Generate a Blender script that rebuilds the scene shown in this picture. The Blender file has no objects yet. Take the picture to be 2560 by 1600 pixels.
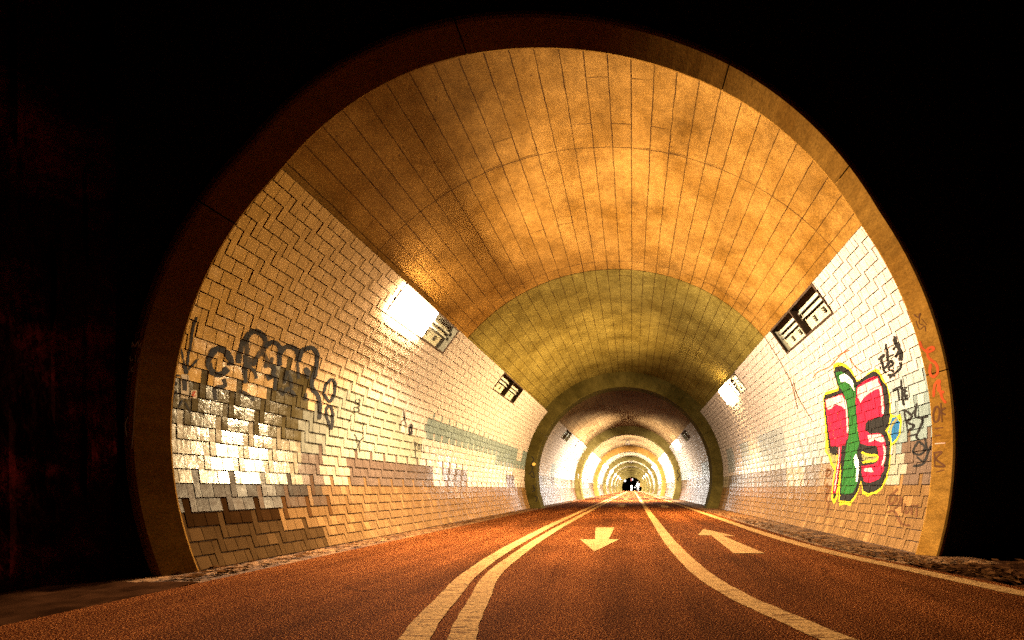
import bpy, bmesh, math, random
from mathutils import Vector, Matrix
from mathutils.geometry import tessellate_polygon
R_ = random.Random(7)
S = bpy.context.scene
C = S.collection
rad = math.radians
# ------------------------------------------------------------------ camera, world, exposure
CAMZ = 0.62
F = 1200.0                      # focal length in pixels of the 2560 px wide photograph
VX, VY = 1582.0, 1222.0         # vanishing point of the tunnel in the photograph
cd = bpy.data.cameras.new('camera'); cam = bpy.data.objects.new('camera', cd); C.objects.link(cam)
cam.location = (0, 0, CAMZ); cam.rotation_euler = (rad(90), 0, 0)
cd.sensor_width = 36; cd.lens = 36 * F / 2560
cd.shift_x = -(VX - 1280) / 2560; cd.shift_y = (VY - 800) / 2560
cd.clip_start = 0.05; cd.clip_end = 2000
S.camera = cam
W = bpy.data.worlds.new('World'); S.world = W; W.use_nodes = True
bg = W.node_tree.nodes['Background']; bg.inputs[0].default_value = (0.010, 0.004, 0.003, 1); bg.inputs[1].default_value = 0.05
S.view_settings.view_transform = 'Standard'; S.view_settings.look = 'None'
S.view_settings.exposure = 0.0; S.view_settings.gamma = 1.0
cy = S.cycles
cy.max_bounces = 6; cy.diffuse_bounces = 1; cy.glossy_bounces = 3; cy.transparent_max_bounces = 8; cy.transmission_bounces = 3
cy.sample_clamp_indirect = 0.10; cy.caustics_reflective = False; cy.caustics_refractive = False
cy.use_denoising = False
try: cy.use_light_tree = True
except Exception: pass

# ------------------------------------------------------------------ helpers
def tag(o, label=None, cat=None, group=None, kind=None):
    if label: o['label'] = label
    if cat: o['category'] = cat
    if group: o['group'] = group
    if kind: o['kind'] = kind
    return o
def link(name, me, mats, parent=None):
    o = bpy.data.objects.new(name, me); C.objects.link(o)
    for m in (mats if isinstance(mats, (list, tuple)) else [mats]): me.materials.append(m)
    if parent: o.parent = parent
    return o
def empty(name, loc=(0, 0, 0)):
    o = bpy.data.objects.new(name, None); C.objects.link(o); o.location = loc; return o
def pymesh(name, v, f, smooth=False, midx=None):
    me = bpy.data.meshes.new(name); me.from_pydata(v, [], f)
    if midx: me.polygons.foreach_set('material_index', midx)
    if smooth: me.polygons.foreach_set('use_smooth', [True] * len(me.polygons))
    me.update(); return me
class MB:
    """collects simple solids into one mesh"""
    def __init__(s): s.v = []; s.f = []; s.m = []
    def add(s, v, f, m=0):
        n = len(s.v); s.v += [tuple(p) for p in v]; s.f += [tuple(i + n for i in q) for q in f]; s.m += [m] * len(f); return s
    def box(s, a, b, m=0):
        (x0, y0, z0), (x1, y1, z1) = a, b
        return s.add([(x0,y0,z0),(x1,y0,z0),(x1,y1,z0),(x0,y1,z0),(x0,y0,z1),(x1,y0,z1),(x1,y1,z1),(x0,y1,z1)],
              [(0,3,2,1),(4,5,6,7),(0,1,5,4),(1,2,6,5),(2,3,7,6),(3,0,4,7)], m)
    def tube(s, a, b, r0, r1=None, n=10, m=0):
        r1 = r0 if r1 is None else r1
        a = Vector(a); b = Vector(b); d = (b - a).normalized()
        u = d.orthogonal().normalized(); w = d.cross(u)
        v = [a + (u * math.cos(2*math.pi*i/n) + w * math.sin(2*math.pi*i/n)) * r0 for i in range(n)]
        v += [b + (u * math.cos(2*math.pi*i/n) + w * math.sin(2*math.pi*i/n)) * r1 for i in range(n)]
        return s.add(v, [(i, (i+1) % n, n + (i+1) % n, n + i) for i in range(n)] + [tuple(range(n-1, -1, -1)), tuple(range(n, 2*n))], m)
    def torus(s, c, ax, R, r, n=28, k=8, m=0):
        c = Vector(c); ax = Vector(ax).normalized(); u = ax.orthogonal().normalized(); w = ax.cross(u)
        v = []; f = []
        for i in range(n):
            a = 2*math.pi*i/n; d = u*math.cos(a) + w*math.sin(a)
            for j in range(k):
                b = 2*math.pi*j/k; v.append(c + d*(R + r*math.cos(b)) + ax*(r*math.sin(b)))
        for i in range(n):
            for j in range(k):
                f.append((i*k+j, ((i+1)%n)*k+j, ((i+1)%n)*k+(j+1)%k, i*k+(j+1)%k))
        return s.add(v, f, m)
    def ball(s, c, r, n=14, k=8, sc=(1,1,1), m=0):
        v = []; f = []
        for j in range(k+1):
            t = math.pi*j/k
            for i in range(n):
                p = 2*math.pi*i/n
                v.append((c[0]+r*sc[0]*math.sin(t)*math.cos(p), c[1]+r*sc[1]*math.sin(t)*math.sin(p), c[2]+r*sc[2]*math.cos(t)))
        for j in range(k):
            for i in range(n):
                f.append((j*n+i, (j+1)*n+i, (j+1)*n+(i+1)%n, j*n+(i+1)%n))
        return s.add(v, f, m)
    def build(s, name, mats, parent=None, smooth=False):
        return link(name, pymesh(name, s.v, s.f, smooth, s.m), mats, parent)

# ------------------------------------------------------------------ materials
def mat(name):
    m = bpy.data.materials.new(name); m.use_nodes = True
    nt = m.node_tree; b = nt.nodes['Principled BSDF']
    def N(t, **kw):
        n = nt.nodes.new(t)
        for k, v in kw.items():
            if k.startswith('i_'):
                key = k[2:]
                n.inputs[int(key) if key.isdigit() else key.replace('_', ' ')].default_value = v
            else: setattr(n, k, v)
        return n
    return m, b, N, nt.links.new
def ramp(N, p):
    r = N('ShaderNodeValToRGB'); e = r.color_ramp.elements
    while len(e) < len(p): e.new(0.5)
    for i, (x, c) in enumerate(p):
        e[i].position = x; e[i].color = tuple(c) + (1,) if hasattr(c, '__len__') else (c, c, c, 1)
    return r
def mix(N, L, mode, fac, a, b):
    n = N('ShaderNodeMix', data_type='RGBA', blend_type=mode)
    for idx, v in ((0, fac), (6, a), (7, b)):
        if hasattr(v, 'links'): L(v, n.inputs[idx])
        elif hasattr(v, '__len__'): n.inputs[idx].default_value = tuple(v) + (1,) if len(v) == 3 else v
        else: n.inputs[idx].default_value = v
    return n.outputs[2]
def simple(name, col, rough=0.5, metal=0.0, noise=0.0, scale=8.0, emit=None, strength=0, spec=0.5):
    m, b, N, L = mat(name); b.inputs['Specular IOR Level'].default_value = spec
    b.inputs['Roughness'].default_value = rough; b.inputs['Metallic'].default_value = metal
    if noise:
        t = N('ShaderNodeTexCoord'); n = N('ShaderNodeTexNoise', i_Scale=scale, i_Detail=6.0)
        L(t.outputs['Object'], n.inputs['Vector'])
        r = ramp(N, [(0.3, [c*(1-noise) for c in col]), (0.7, [min(1, c*(1+noise)) for c in col])]); L(n.outputs['Fac'], r.inputs[0]); L(r.outputs[0], b.inputs['Base Color'])
    else: b.inputs['Base Color'].default_value = tuple(col) + (1,)
    if emit:
        b.inputs['Emission Color'].default_value = tuple(emit) + (1,); b.inputs['Emission Strength'].default_value = strength
    return m
def concrete(name, c0, c1, boards=True, spots=True):
    m, b, N, L = mat(name)
    uv = N('ShaderNodeUVMap', uv_map='arc')
    n1 = N('ShaderNodeTexNoise', i_Scale=1.3, i_Detail=8.0, i_Roughness=0.65); L(uv.outputs[0], n1.inputs['Vector'])
    r1 = ramp(N, [(0.34, c0), (0.62, c1)]); L(n1.outputs['Fac'], r1.inputs[0])
    n2 = N('ShaderNodeTexNoise', i_Scale=55.0, i_Detail=6.0, i_Roughness=0.8); L(uv.outputs[0], n2.inputs['Vector'])
    r2 = ramp(N, [(0.3, 0.48), (0.7, 1.32)]); L(n2.outputs['Fac'], r2.inputs[0])
    col = mix(N, L, 'MULTIPLY', 1.0, r1.outputs[0], r2.outputs[0])
    n5 = N('ShaderNodeTexNoise', i_Scale=11.0, i_Detail=8.0, i_Roughness=0.8); L(uv.outputs[0], n5.inputs['Vector'])
    r5 = ramp(N, [(0.34, 0.68), (0.60, 1.10)]); L(n5.outputs['Fac'], r5.inputs[0]); col = mix(N, L, 'MULTIPLY', 1.0, col, r5.outputs[0])
    hgt = n2.outputs['Fac']
    # blotchy stains
    n3 = N('ShaderNodeTexNoise', i_Scale=1.5, i_Detail=9.0, i_Roughness=0.72); L(uv.outputs[0], n3.inputs['Vector'])
    r3 = ramp(N, [(0.45, 1.0), (0.56, 0.70), (0.70, 0.28)]); L(n3.outputs['Fac'], r3.inputs[0])
    col = mix(N, L, 'MULTIPLY', 0.55, col, r3.outputs[0])
    if spots:
        v = N('ShaderNodeTexVoronoi', i_Scale=9.0); L(uv.outputs[0], v.inputs['Vector'])
        rv = ramp(N, [(0.07, 1.0), (0.12, 0.0)]); L(v.outputs['Distance'], rv.inputs[0])
        n4 = N('ShaderNodeTexNoise', i_Scale=1.7, i_Detail=3.0); L(uv.outputs[0], n4.inputs['Vector'])
        r4 = ramp(N, [(0.5, 0.0), (0.6, 0.75)]); L(n4.outputs['Fac'], r4.inputs[0])
        sp = mix(N, L, 'MULTIPLY', 1.0, rv.outputs[0], r4.outputs[0])
        col = mix(N, L, 'MIX', sp, col, (0.05, 0.022, 0.008))
    if boards:
        # wobble the joint lines a little
        nw = N('ShaderNodeTexNoise', i_Scale=7.0, i_Detail=4.0); L(uv.outputs[0], nw.inputs['Vector'])
        sub = N('ShaderNodeVectorMath', operation='SUBTRACT'); L(nw.outputs['Color'], sub.inputs[0]); sub.inputs[1].default_value = (0.5, 0.5, 0.5)
        sc = N('ShaderNodeVectorMath', operation='SCALE'); L(sub.outputs[0], sc.inputs[0]); sc.inputs['Scale'].default_value = 0.018
        ad = N('ShaderNodeVectorMath', operation='ADD'); L(uv.outputs[0], ad.inputs[0]); L(sc.outputs[0], ad.inputs[1])
        def brick(off, bw, ms):
            k = N('ShaderNodeTexBrick', offset=off, offset_frequency=2)
            k.inputs['Color1'].default_value = (1,1,1,1); k.inputs['Color2'].default_value = (0.80,0.80,0.80,1); k.inputs['Mortar'].default_value = (0,0,0,1)
            k.inputs['Scale'].default_value = 1.0; k.inputs['Brick Width'].default_value = bw; k.inputs['Row Height'].default_value = 0.205
            k.inputs['Mortar Size'].default_value = ms; k.inputs['Mortar Smooth'].default_value = 0.35
            L(ad.outputs[0], k.inputs['Vector']); return k
        k = brick(0.0, 2.62, 0.0062)
        nb = N('ShaderNodeTexNoise', i_Scale=2.2, i_Detail=4.0); L(uv.outputs[0], nb.inputs['Vector'])
        rb = ramp(N, [(0.36, 0.15), (0.66, 0.95)]); L(nb.outputs['Fac'], rb.inputs[0])
        line = mix(N, L, 'MULTIPLY', 1.0, k.outputs['Fac'], rb.outputs[0])
        k2 = brick(0.37, 0.87, 0.0065)
        nb2 = N('ShaderNodeTexNoise', i_Scale=1.1, i_Detail=2.0); L(uv.outputs[0], nb2.inputs['Vector'])
        rb2 = ramp(N, [(0.56, 0.0), (0.63, 0.8)]); L(nb2.outputs['Fac'], rb2.inputs[0])
        line2 = mix(N, L, 'MULTIPLY', 1.0, k2.outputs['Fac'], rb2.outputs[0])
        line = mix(N, L, 'LIGHTEN', 1.0, line, line2)
        col = mix(N, L, 'MULTIPLY', 0.55, col, k.outputs['Color'])
        col = mix(N, L, 'MIX', line, col, (0.035, 0.014, 0.004))
        bl = N('ShaderNodeBump', i_Strength=0.8, i_Distance=0.012, invert=True); L(line, bl.inputs['Height'])
    bp = N('ShaderNodeBump', i_Strength=0.35, i_Distance=0.006); L(hgt, bp.inputs['Height'])
    if boards: L(bl.outputs[0], bp.inputs['Normal'])
    L(bp.outputs[0], b.inputs['Normal']); L(col, b.inputs['Base Color'])
    b.inputs['Roughness'].default_value = 0.9; b.inputs['Specular IOR Level'].default_value = 0.03
    return m
M_VAULT = concrete('vault_concrete', (0.19, 0.082, 0.010), (0.37, 0.176, 0.034))
M_VAULT_BROWN = concrete('brown_vault_concrete', (0.19, 0.10, 0.035), (0.33, 0.20, 0.085))
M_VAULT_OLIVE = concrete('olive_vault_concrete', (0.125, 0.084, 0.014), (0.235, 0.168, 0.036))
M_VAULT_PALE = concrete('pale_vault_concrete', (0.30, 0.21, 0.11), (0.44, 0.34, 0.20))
M_RING = concrete('ring_concrete', (0.15, 0.10, 0.022), (0.25, 0.175, 0.048), boards=False, spots=False)
M_RING_DARK = concrete('shaded_ring_concrete', (0.036, 0.027, 0.005), (0.085, 0.064, 0.016), boards=False, spots=False)  # darkened copy of the ring concrete, shade put into its colour
M_RING_OCHRE = concrete('ochre_ring_concrete', (0.42, 0.17, 0.03), (0.55, 0.25, 0.05), boards=False, spots=False)
M_PORTAL = concrete('portal_concrete', (0.19, 0.078, 0.009), (0.32, 0.150, 0.024), boards=False, spots=False)

def tile_mat():
    m, b, N, L = mat('glazed_tile')
    at = N('ShaderNodeAttribute', attribute_name='tint'); t = N('ShaderNodeTexCoord')
    n = N('ShaderNodeTexNoise', i_Scale=9.0, i_Detail=5.0); L(t.outputs['Object'], n.inputs['Vector'])
    r = ramp(N, [(0.3, 0.86), (0.7, 1.08)]); L(n.outputs['Fac'], r.inputs[0])
    col = mix(N, L, 'MULTIPLY', 1.0, at.outputs['Color'], r.outputs[0])
    # grime and painted shade low on the wall are handled per tile; here a few scuffs
    n2 = N('ShaderNodeTexNoise', i_Scale=2.4, i_Detail=10.0, i_Roughness=0.75); L(t.outputs['Object'], n2.inputs['Vector'])
    r2 = ramp(N, [(0.60, 1.0), (0.74, 0.55)]); L(n2.outputs['Fac'], r2.inputs[0])
    col = mix(N, L, 'MULTIPLY', 0.7, col, r2.outputs[0])
    L(col, b.inputs['Base Color'])
    n3 = N('ShaderNodeTexNoise', i_Scale=30.0, i_Detail=3.0); L(t.outputs['Object'], n3.inputs['Vector'])
    bp = N('ShaderNodeBump', i_Strength=0.22, i_Distance=0.004); L(n3.outputs['Fac'], bp.inputs['Height']); L(bp.outputs[0], b.inputs['Normal'])
    r3 = ramp(N, [(0.35, 0.07), (0.7, 0.15)]); L(n.outputs['Fac'], r3.inputs[0]); ra = N('ShaderNodeMath', operation='ADD'); L(r3.outputs[0], ra.inputs[0]); L(at.outputs['Alpha'], ra.inputs[1]); L(ra.outputs[0], b.inputs['Roughness'])
    sp = N('ShaderNodeMapRange'); sp.inputs['From Min'].default_value = 0.05; sp.inputs['From Max'].default_value = 0.24; sp.inputs['To Min'].default_value = 0.13; sp.inputs['To Max'].default_value = 0.0
    L(at.outputs['Alpha'], sp.inputs['Value']); L(sp.outputs[0], b.inputs['Specular IOR Level'])
    return m
M_TILE = tile_mat()
M_GROUT = simple('dark_grout', (0.055, 0.024, 0.010), 0.9, noise=0.4, scale=20)

def asphalt():
    m, b, N, L = mat('road_asphalt')
    t = N('ShaderNodeTexCoord')
    n = N('ShaderNodeTexNoise', i_Scale=150.0, i_Detail=3.0, i_Roughness=0.75); L(t.outputs['Object'], n.inputs['Vector'])
    r = ramp(N, [(0.41, (0.007, 0.0009, 0.0002)), (0.52, (0.036, 0.0064, 0.0012)), (0.63, (0.26, 0.086, 0.020))]); L(n.outputs['Fac'], r.inputs[0])
    n2 = N('ShaderNodeTexNoise', i_Scale=0.9, i_Detail=6.0); L(t.outputs['Object'], n2.inputs['Vector'])
    r2 = ramp(N, [(0.3, 0.72), (0.7, 1.25)]); L(n2.outputs['Fac'], r2.inputs[0])
    col = mix(N, L, 'MULTIPLY', 1.0, r.outputs[0], r2.outputs[0])
    mp = N('ShaderNodeMapping'); mp.inputs['Scale'].default_value = (2.2, 0.16, 1); L(t.outputs['Object'], mp.inputs['Vector'])
    n5 = N('ShaderNodeTexNoise', i_Scale=1.0, i_Detail=5.0, i_Roughness=0.6); L(mp.outputs[0], n5.inputs['Vector'])
    r5 = ramp(N, [(0.36, 0.62), (0.62, 1.25)]); L(n5.outputs['Fac'], r5.inputs[0]); col = mix(N, L, 'MULTIPLY', 1.0, col, r5.outputs[0])
    v6 = N('ShaderNodeTexVoronoi', i_Scale=0.55, feature='DISTANCE_TO_EDGE'); n6 = N('ShaderNodeTexNoise', i_Scale=1.6, i_Detail=6.0); L(t.outputs['Object'], n6.inputs['Vector'])
    w6 = mix(N, L, 'LINEAR_LIGHT', 0.35, t.outputs['Object'], n6.outputs['Color']); L(w6, v6.inputs['Vector'])
    r6 = ramp(N, [(0.0, 0.25), (0.006, 1.0)]); L(v6.outputs['Distance'], r6.inputs[0])
    r7 = ramp(N, [(0.50, 0.0), (0.58, 0.8)]); L(n2.outputs['Fac'], r7.inputs[0]); col = mix(N, L, 'MULTIPLY', r7.outputs[0], col, r6.outputs[0])
    L(col, b.inputs['Base Color'])
    v = N('ShaderNodeTexVoronoi', i_Scale=110.0); L(t.outputs['Object'], v.inputs['Vector'])
    bp = N('ShaderNodeBump', i_Strength=0.75, i_Distance=0.006, invert=True); L(v.outputs['Distance'], bp.inputs['Height']); L(bp.outputs[0], b.inputs['Normal'])
    b.inputs['Roughness'].default_value = 0.9; b.inputs['Specular IOR Level'].default_value = 0.004
    return m
M_ROAD = asphalt()
def paint_line():
    m, b, N, L = mat('worn_road_paint')
    t = N('ShaderNodeTexCoord'); mp = N('ShaderNodeMapping'); mp.inputs['Scale'].default_value = (6, 60, 1); L(t.outputs['Object'], mp.inputs['Vector'])
    n = N('ShaderNodeTexNoise', i_Scale=1.0, i_Detail=6.0, i_Roughness=0.75); L(mp.outputs[0], n.inputs['Vector'])
    n2 = N('ShaderNodeTexNoise', i_Scale=90.0, i_Detail=3.0); L(t.outputs['Object'], n2.inputs['Vector'])
    r = ramp(N, [(0.41, (0.06, 0.02, 0.005)), (0.49, (0.24, 0.125, 0.040))]); L(n.outputs['Fac'], r.inputs[0])
    r2 = ramp(N, [(0.36, 0.35), (0.48, 1.1)]); L(n2.outputs['Fac'], r2.inputs[0])
    L(mix(N, L, 'MULTIPLY', 1.0, r.outputs[0], r2.outputs[0]), b.inputs['Base Color'])
    bp = N('ShaderNodeBump', i_Strength=0.4, i_Distance=0.004); L(n2.outputs['Fac'], bp.inputs['Height']); L(bp.outputs[0], b.inputs['Normal'])
    b.inputs['Roughness'].default_value = 0.9; b.inputs['Specular IOR Level'].default_value = 0.01
    return m
M_LINE = paint_line()
def cobble():
    m, b, N, L = mat('gutter_cobble')
    t = N('ShaderNodeTexCoord')
    v = N('ShaderNodeTexVoronoi', feature='DISTANCE_TO_EDGE', i_Scale=13.0); L(t.outputs['Object'], v.inputs['Vector'])
    r = ramp(N, [(0.03, 0.5), (0.12, 1.0)]); L(v.outputs['Distance'], r.inputs[0])
    n = N('ShaderNodeTexNoise', i_Scale=4.0, i_Detail=8.0); L(t.outputs['Object'], n.inputs['Vector'])
    r2 = ramp(N, [(0.35, (0.045, 0.016, 0.004)), (0.65, (0.19, 0.085, 0.026))]); L(n.outputs['Fac'], r2.inputs[0])
    L(mix(N, L, 'MULTIPLY', 1.0, r2.outputs[0], r.outputs[0]), b.inputs['Base Color'])
    bp = N('ShaderNodeBump', i_Strength=1.0, i_Distance=0.02); L(r.outputs[0], bp.inputs['Height']); L(bp.outputs[0], b.inputs['Normal'])
    b.inputs['Roughness'].default_value = 0.8; b.inputs['Specular IOR Level'].default_value = 0.1
    return m
M_COBBLE = cobble()
M_SOIL = simple('dark_soil', (0.022, 0.008, 0.003), 1.0, noise=0.6, scale=5, spec=0.0)
def stone():
    m, b, N, L = mat('rough_stone')
    t = N('ShaderNodeTexCoord')
    n = N('ShaderNodeTexNoise', i_Scale=1.6, i_Detail=9.0, i_Roughness=0.7); L(t.outputs['Object'], n.inputs['Vector'])
    r = ramp(N, [(0.50, (0.006, 0.0012, 0.0010)), (0.60, (0.040, 0.0035, 0.004)), (0.74, (0.20, 0.020, 0.018))]); L(n.outputs['Fac'], r.inputs[0])
    L(r.outputs[0], b.inputs['Base Color'])
    n2 = N('ShaderNodeTexNoise', i_Scale=14.0, i_Detail=6.0); L(t.outputs['Object'], n2.inputs['Vector'])
    bp = N('ShaderNodeBump', i_Strength=0.9, i_Distance=0.05); L(n2.outputs['Fac'], bp.inputs['Height']); L(bp.outputs[0], b.inputs['Normal'])
    b.inputs['Roughness'].default_value = 1.0; b.inputs['Specular IOR Level'].default_value = 0.0
    return m
M_STONE = stone()
M_FRAME = simple('lamp_frame_metal', (0.10, 0.06, 0.035), 0.45, 0.6, noise=0.4)
M_HOUSE = simple('lamp_box_enamel', (0.72, 0.64, 0.46), 0.4, 0.0, noise=0.25, scale=14)
M_TUBE = simple('dark_fluorescent_tube', (0.80, 0.78, 0.70), 0.2)
M_CLIP = simple('dark_bracket', (0.07, 0.05, 0.03), 0.5)
def glass():
    m = bpy.data.materials.new('lamp_glass'); m.use_nodes = True; nt = m.node_tree; nt.nodes.remove(nt.nodes['Principled BSDF'])
    o = nt.nodes['Material Output']; tr = nt.nodes.new('ShaderNodeBsdfTransparent'); tr.inputs[0].default_value = (0.9, 0.9, 0.86, 1)
    g = nt.nodes.new('ShaderNodeBsdfGlossy'); g.inputs['Roughness'].default_value = 0.06
    mx = nt.nodes.new('ShaderNodeMixShader'); mx.inputs[0].default_value = 0.09; nt.links.new(tr.outputs[0], mx.inputs[1]); nt.links.new(g.outputs[0], mx.inputs[2]); nt.links.new(mx.outputs[0], o.inputs[0])
    return m
M_GLASS = glass()
LAMP_WARM = (1.0, 0.80, 0.56); LAMP_MID = (1.0, 0.72, 0.38); LAMP_PALE = (1.0, 0.90, 0.74); LAMP_COOL = (1.0, 0.95, 0.86)
LIT_WARM = (simple('lit_lamp_warm', (0.8, 0.8, 0.8), 0.5, emit=LAMP_WARM, strength=150), LAMP_WARM, 1850, 174)
LIT_MID = (simple('lit_lamp_neutral', (0.8, 0.8, 0.8), 0.5, emit=LAMP_MID, strength=150), LAMP_MID, 1500, 165)
LIT_PALE = (simple('lit_lamp_pale', (0.8, 0.8, 0.8), 0.5, emit=LAMP_PALE, strength=60), LAMP_PALE, 1500, 128)
LIT_COOL = (simple('lit_lamp_white', (0.8, 0.8, 0.8), 0.5, emit=LAMP_COOL, strength=25), LAMP_COOL, 1350, 148)
def spray(name, col, fade=0.0, rough=0.8):
    m, b, N, L = mat(name)
    t = N('ShaderNodeTexCoord'); n = N('ShaderNodeTexNoise', i_Scale=7.0, i_Detail=8.0, i_Roughness=0.7); L(t.outputs['Object'], n.inputs['Vector'])
    r = ramp(N, [(0.3, [c*0.72 for c in col]), (0.7, [min(1, c*1.2) for c in col])]); L(n.outputs['Fac'], r.inputs[0]); L(r.outputs[0], b.inputs['Base Color'])
    b.inputs['Roughness'].default_value = rough; b.inputs['Specular IOR Level'].default_value = 0.15
    if fade:
        n2 = N('ShaderNodeTexNoise', i_Scale=4.0, i_Detail=4.0); L(t.outputs['Object'], n2.inputs['Vector'])
        r2 = ramp(N, [(0.38, 1.0 - fade), (0.6, 1.0)]); L(n2.outputs['Fac'], r2.inputs[0]); L(r2.outputs[0], b.inputs['Alpha'])
    return m
P_BLACK = spray('black_spray', (0.012, 0.010, 0.008)); P_FADED = spray('faded_black_spray', (0.022, 0.018, 0.012), 0.3)
P_RED = spray('red_spray', (0.45, 0.008, 0.030)); P_GREEN = spray('green_spray', (0.014, 0.085, 0.012)); P_YELLOW = spray('yellow_spray', (0.62, 0.44, 0.015))
P_PINK = spray('pink_spray', (0.62, 0.32, 0.28)); P_BLUE = spray('blue_spray', (0.012, 0.085, 0.19)); P_OLIVE = spray('olive_spray', (0.20, 0.17, 0.06))
P_ORANGE = spray('orange_red_spray', (0.48, 0.060, 0.010), 0.35); P_BROWN = spray('brown_marker', (0.10, 0.035, 0.010), 0.35); P_CHALK = spray('chalk', (0.50, 0.30, 0.22), 0.3)
P_PALE = spray('pale_sticker', (0.55, 0.40, 0.24)); P_WHITE = spray('white_spray', (0.75, 0.70, 0.60))

# ------------------------------------------------------------------ tunnel geometry (metres; tunnel runs along +Y)
AX, AZ = -0.28, 1.05            # axis of the vault
RV, RT, RI = 3.30, 3.168, 2.82  # vault, tile face, arch ring radius
TH0, TH1 = -math.asin(AZ / RT), rad(40.1)
ROWS = 29; HH = (TH1 - TH0) * RT / ROWS; WW = HH / 2
RING = [15.3 + 13.2 * k for k in range(10)]; RW = 0.6
yf = lambda x: 4.05 + 0.164 * x
yt = lambda x: 4.15 + 0.164 * x
def cyl(side, t, Y, r=RT):
    """side -1 left, +1 right; t is arc length up from the ground at the tile face"""
    th = TH0 + t / RT
    return (AX + side * r * math.cos(th), Y, AZ + r * math.sin(th))
def y_start(side, t): return yt(cyl(side, t, 0)[0])
def px_wall(side, x, y, r=RT):
    """point of the photograph -> (Y, t) on that wall's cylinder"""
    dx, dz = (x - VX) / F, -(y - VY) / F
    cx, cz = -AX, CAMZ - AZ
    a = dx*dx + dz*dz; b = 2*(dx*cx + dz*cz); c = cx*cx + cz*cz - r*r
    Y = (-b + math.sqrt(b*b - 4*a*c)) / (2*a)
    X, Z = dx*Y - AX, dz*Y + CAMZ - AZ
    return Y, (math.atan2(Z, abs(X)) - TH0) * RT

SPL = 0.112; SPD = 1.4              # the portal ring splays outward by this much
def px_splay(side, x, y):
    """point of the photograph -> point on the splayed face of the portal ring"""
    lo, hi = -0.05, SPL + 0.05
    for _ in range(30):
        m = (lo + hi) / 2; Y, t = px_wall(side, x, y, RT + m); X = cyl(side, t, Y, RT + m)[0]
        # deeper radius -> nearer; want Y == yt(X) - m
        if Y > yt(X) - 0.010 - m * 1.385: hi = m
        else: lo = m
    th = TH0 + t / RT; m -= 0.0035
    return (AX + side * (RT + m) * math.cos(th), Y - 0.004, AZ + (RT + m) * math.sin(th))
tunnel = empty('tunnel', (AX, 4.0, 0)); tunnel.location = (0, 0, 0)
tag(tunnel, 'long vaulted concrete tunnel with herringbone tiled walls and repeating arch rings', 'tunnel')

LAMP_H = 4 * HH
def lamp_spots(k):
    if k == 0: return [(5.75, 7.5), (10.15, 11.9)]
    y = RING[k-1]
    return [(y + 4.5, y + 6.2), (y + 9.0, y + 10.7)]
CREAM = (0.50, 0.385, 0.30); CREAM_WARM_LIT = (0.66, 0.355, 0.085)
def hash1(q):
    q = math.sin(q * 12.9898) * 43758.5453; return q - math.floor(q)
OLIVE, GREYGREEN, BLUEGREY, VIOLET, TAN, UMBER, DULL = (0.085, 0.060, 0.020), (0.30, 0.265, 0.17), (0.17, 0.20, 0.175), (0.115, 0.072, 0.046), (0.150, 0.076, 0.026), (0.064, 0.027, 0.008), (0.28, 0.215, 0.125)
def tint(side, row, Y, k, rnd):
    """glaze or over-paint colour of one tile, with light and shade painted in on the left: three paint bands that step along the tile edges"""
    c = CREAM; row += 0.01
    if side < 0 and k == 0: f = min(1, max(0, (Y - 3.6) / 3.6)); c = tuple(CREAM_WARM_LIT[i] * (1 - f) + CREAM[i] * f for i in range(3))  # orange lamplight near the portal put into the tile colour, fading to cream
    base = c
    b = hash1(math.floor(Y * 1.1 + 3.1 * side + 7 * k))
    if k == 0 and side < 0:
        if 12.6 < row < 16:
            c = OLIVE if 4.52 < Y < 5.02 else GREYGREEN if 5.45 < Y < 7.75 else BLUEGREY if Y > 7.85 and hash1(math.floor(Y * 1.7)) > 0.2 else base
            if 7.05 < Y < 7.85 and row > 13: c = base
        elif row >= 9 and row < 13:
            c = OLIVE if (Y < 4.95 and row > 9.8) else DULL if Y < 4.95 else (0.21, 0.19, 0.13) if Y < 5.4 else GREYGREEN if Y < 7.8 else BLUEGREY if Y > 12 and row > 11 else base
        elif row >= 6 and row < 9:
            c = DULL if Y < 4.98 else VIOLET if Y < 5.32 else (0.36, 0.26, 0.16) if Y < 5.82 else VIOLET if Y < 7.9 else (VIOLET if hash1(math.floor(Y * 2.3)) > 0.55 else base)
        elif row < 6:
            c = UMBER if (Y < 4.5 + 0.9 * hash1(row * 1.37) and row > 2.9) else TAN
            if Y < 4.3 + hash1(row * 2.11): c = tuple(q * 0.36 for q in c)  # lower left courses near the portal darkened, their shade put into the colour
    elif k == 0:
        if 9 <= row < 16:
            if Y < 5.35: c = BLUEGREY if (row < 13 or (row < 15 and Y < 4.7)) else (0.28, 0.29, 0.25) if Y < 5.25 else base
            elif 7.0 < Y < 8.4 and row < 13: c = (0.28, 0.265, 0.22)
            elif Y > 8.4 and b > 0.5 and row > 10: c = (0.30, 0.29, 0.25)
            if Y < 5.15 and row < 10: c = VIOLET
        elif row >= 6 and row < 9:
            c = VIOLET if Y < 5.1 else (0.25, 0.22, 0.15) if Y < 5.45 else (0.20, 0.13, 0.07) if Y < 7.4 else (0.145, 0.105, 0.070) if b > 0.35 else DULL
        elif row < 6: c = TAN
    else:
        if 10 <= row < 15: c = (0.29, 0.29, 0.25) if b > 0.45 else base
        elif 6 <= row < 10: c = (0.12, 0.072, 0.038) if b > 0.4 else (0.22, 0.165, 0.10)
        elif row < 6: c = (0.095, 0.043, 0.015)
    if row < 6 and rnd.random() < 0.12: c = tuple(q * 1.35 for q in c)
    v = 1 + (rnd.random() - 0.5) * (0.10 if row >= 6 else 0.22)
    return tuple(min(1.0, q * v) for q in c)
TILT = 0.0075        # each course leans back a little, lower edge proud
def tile_r(t, r0, r1): return RT + TILT * ((t / HH - r0) / (r1 - r0) - 0.5)

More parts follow.
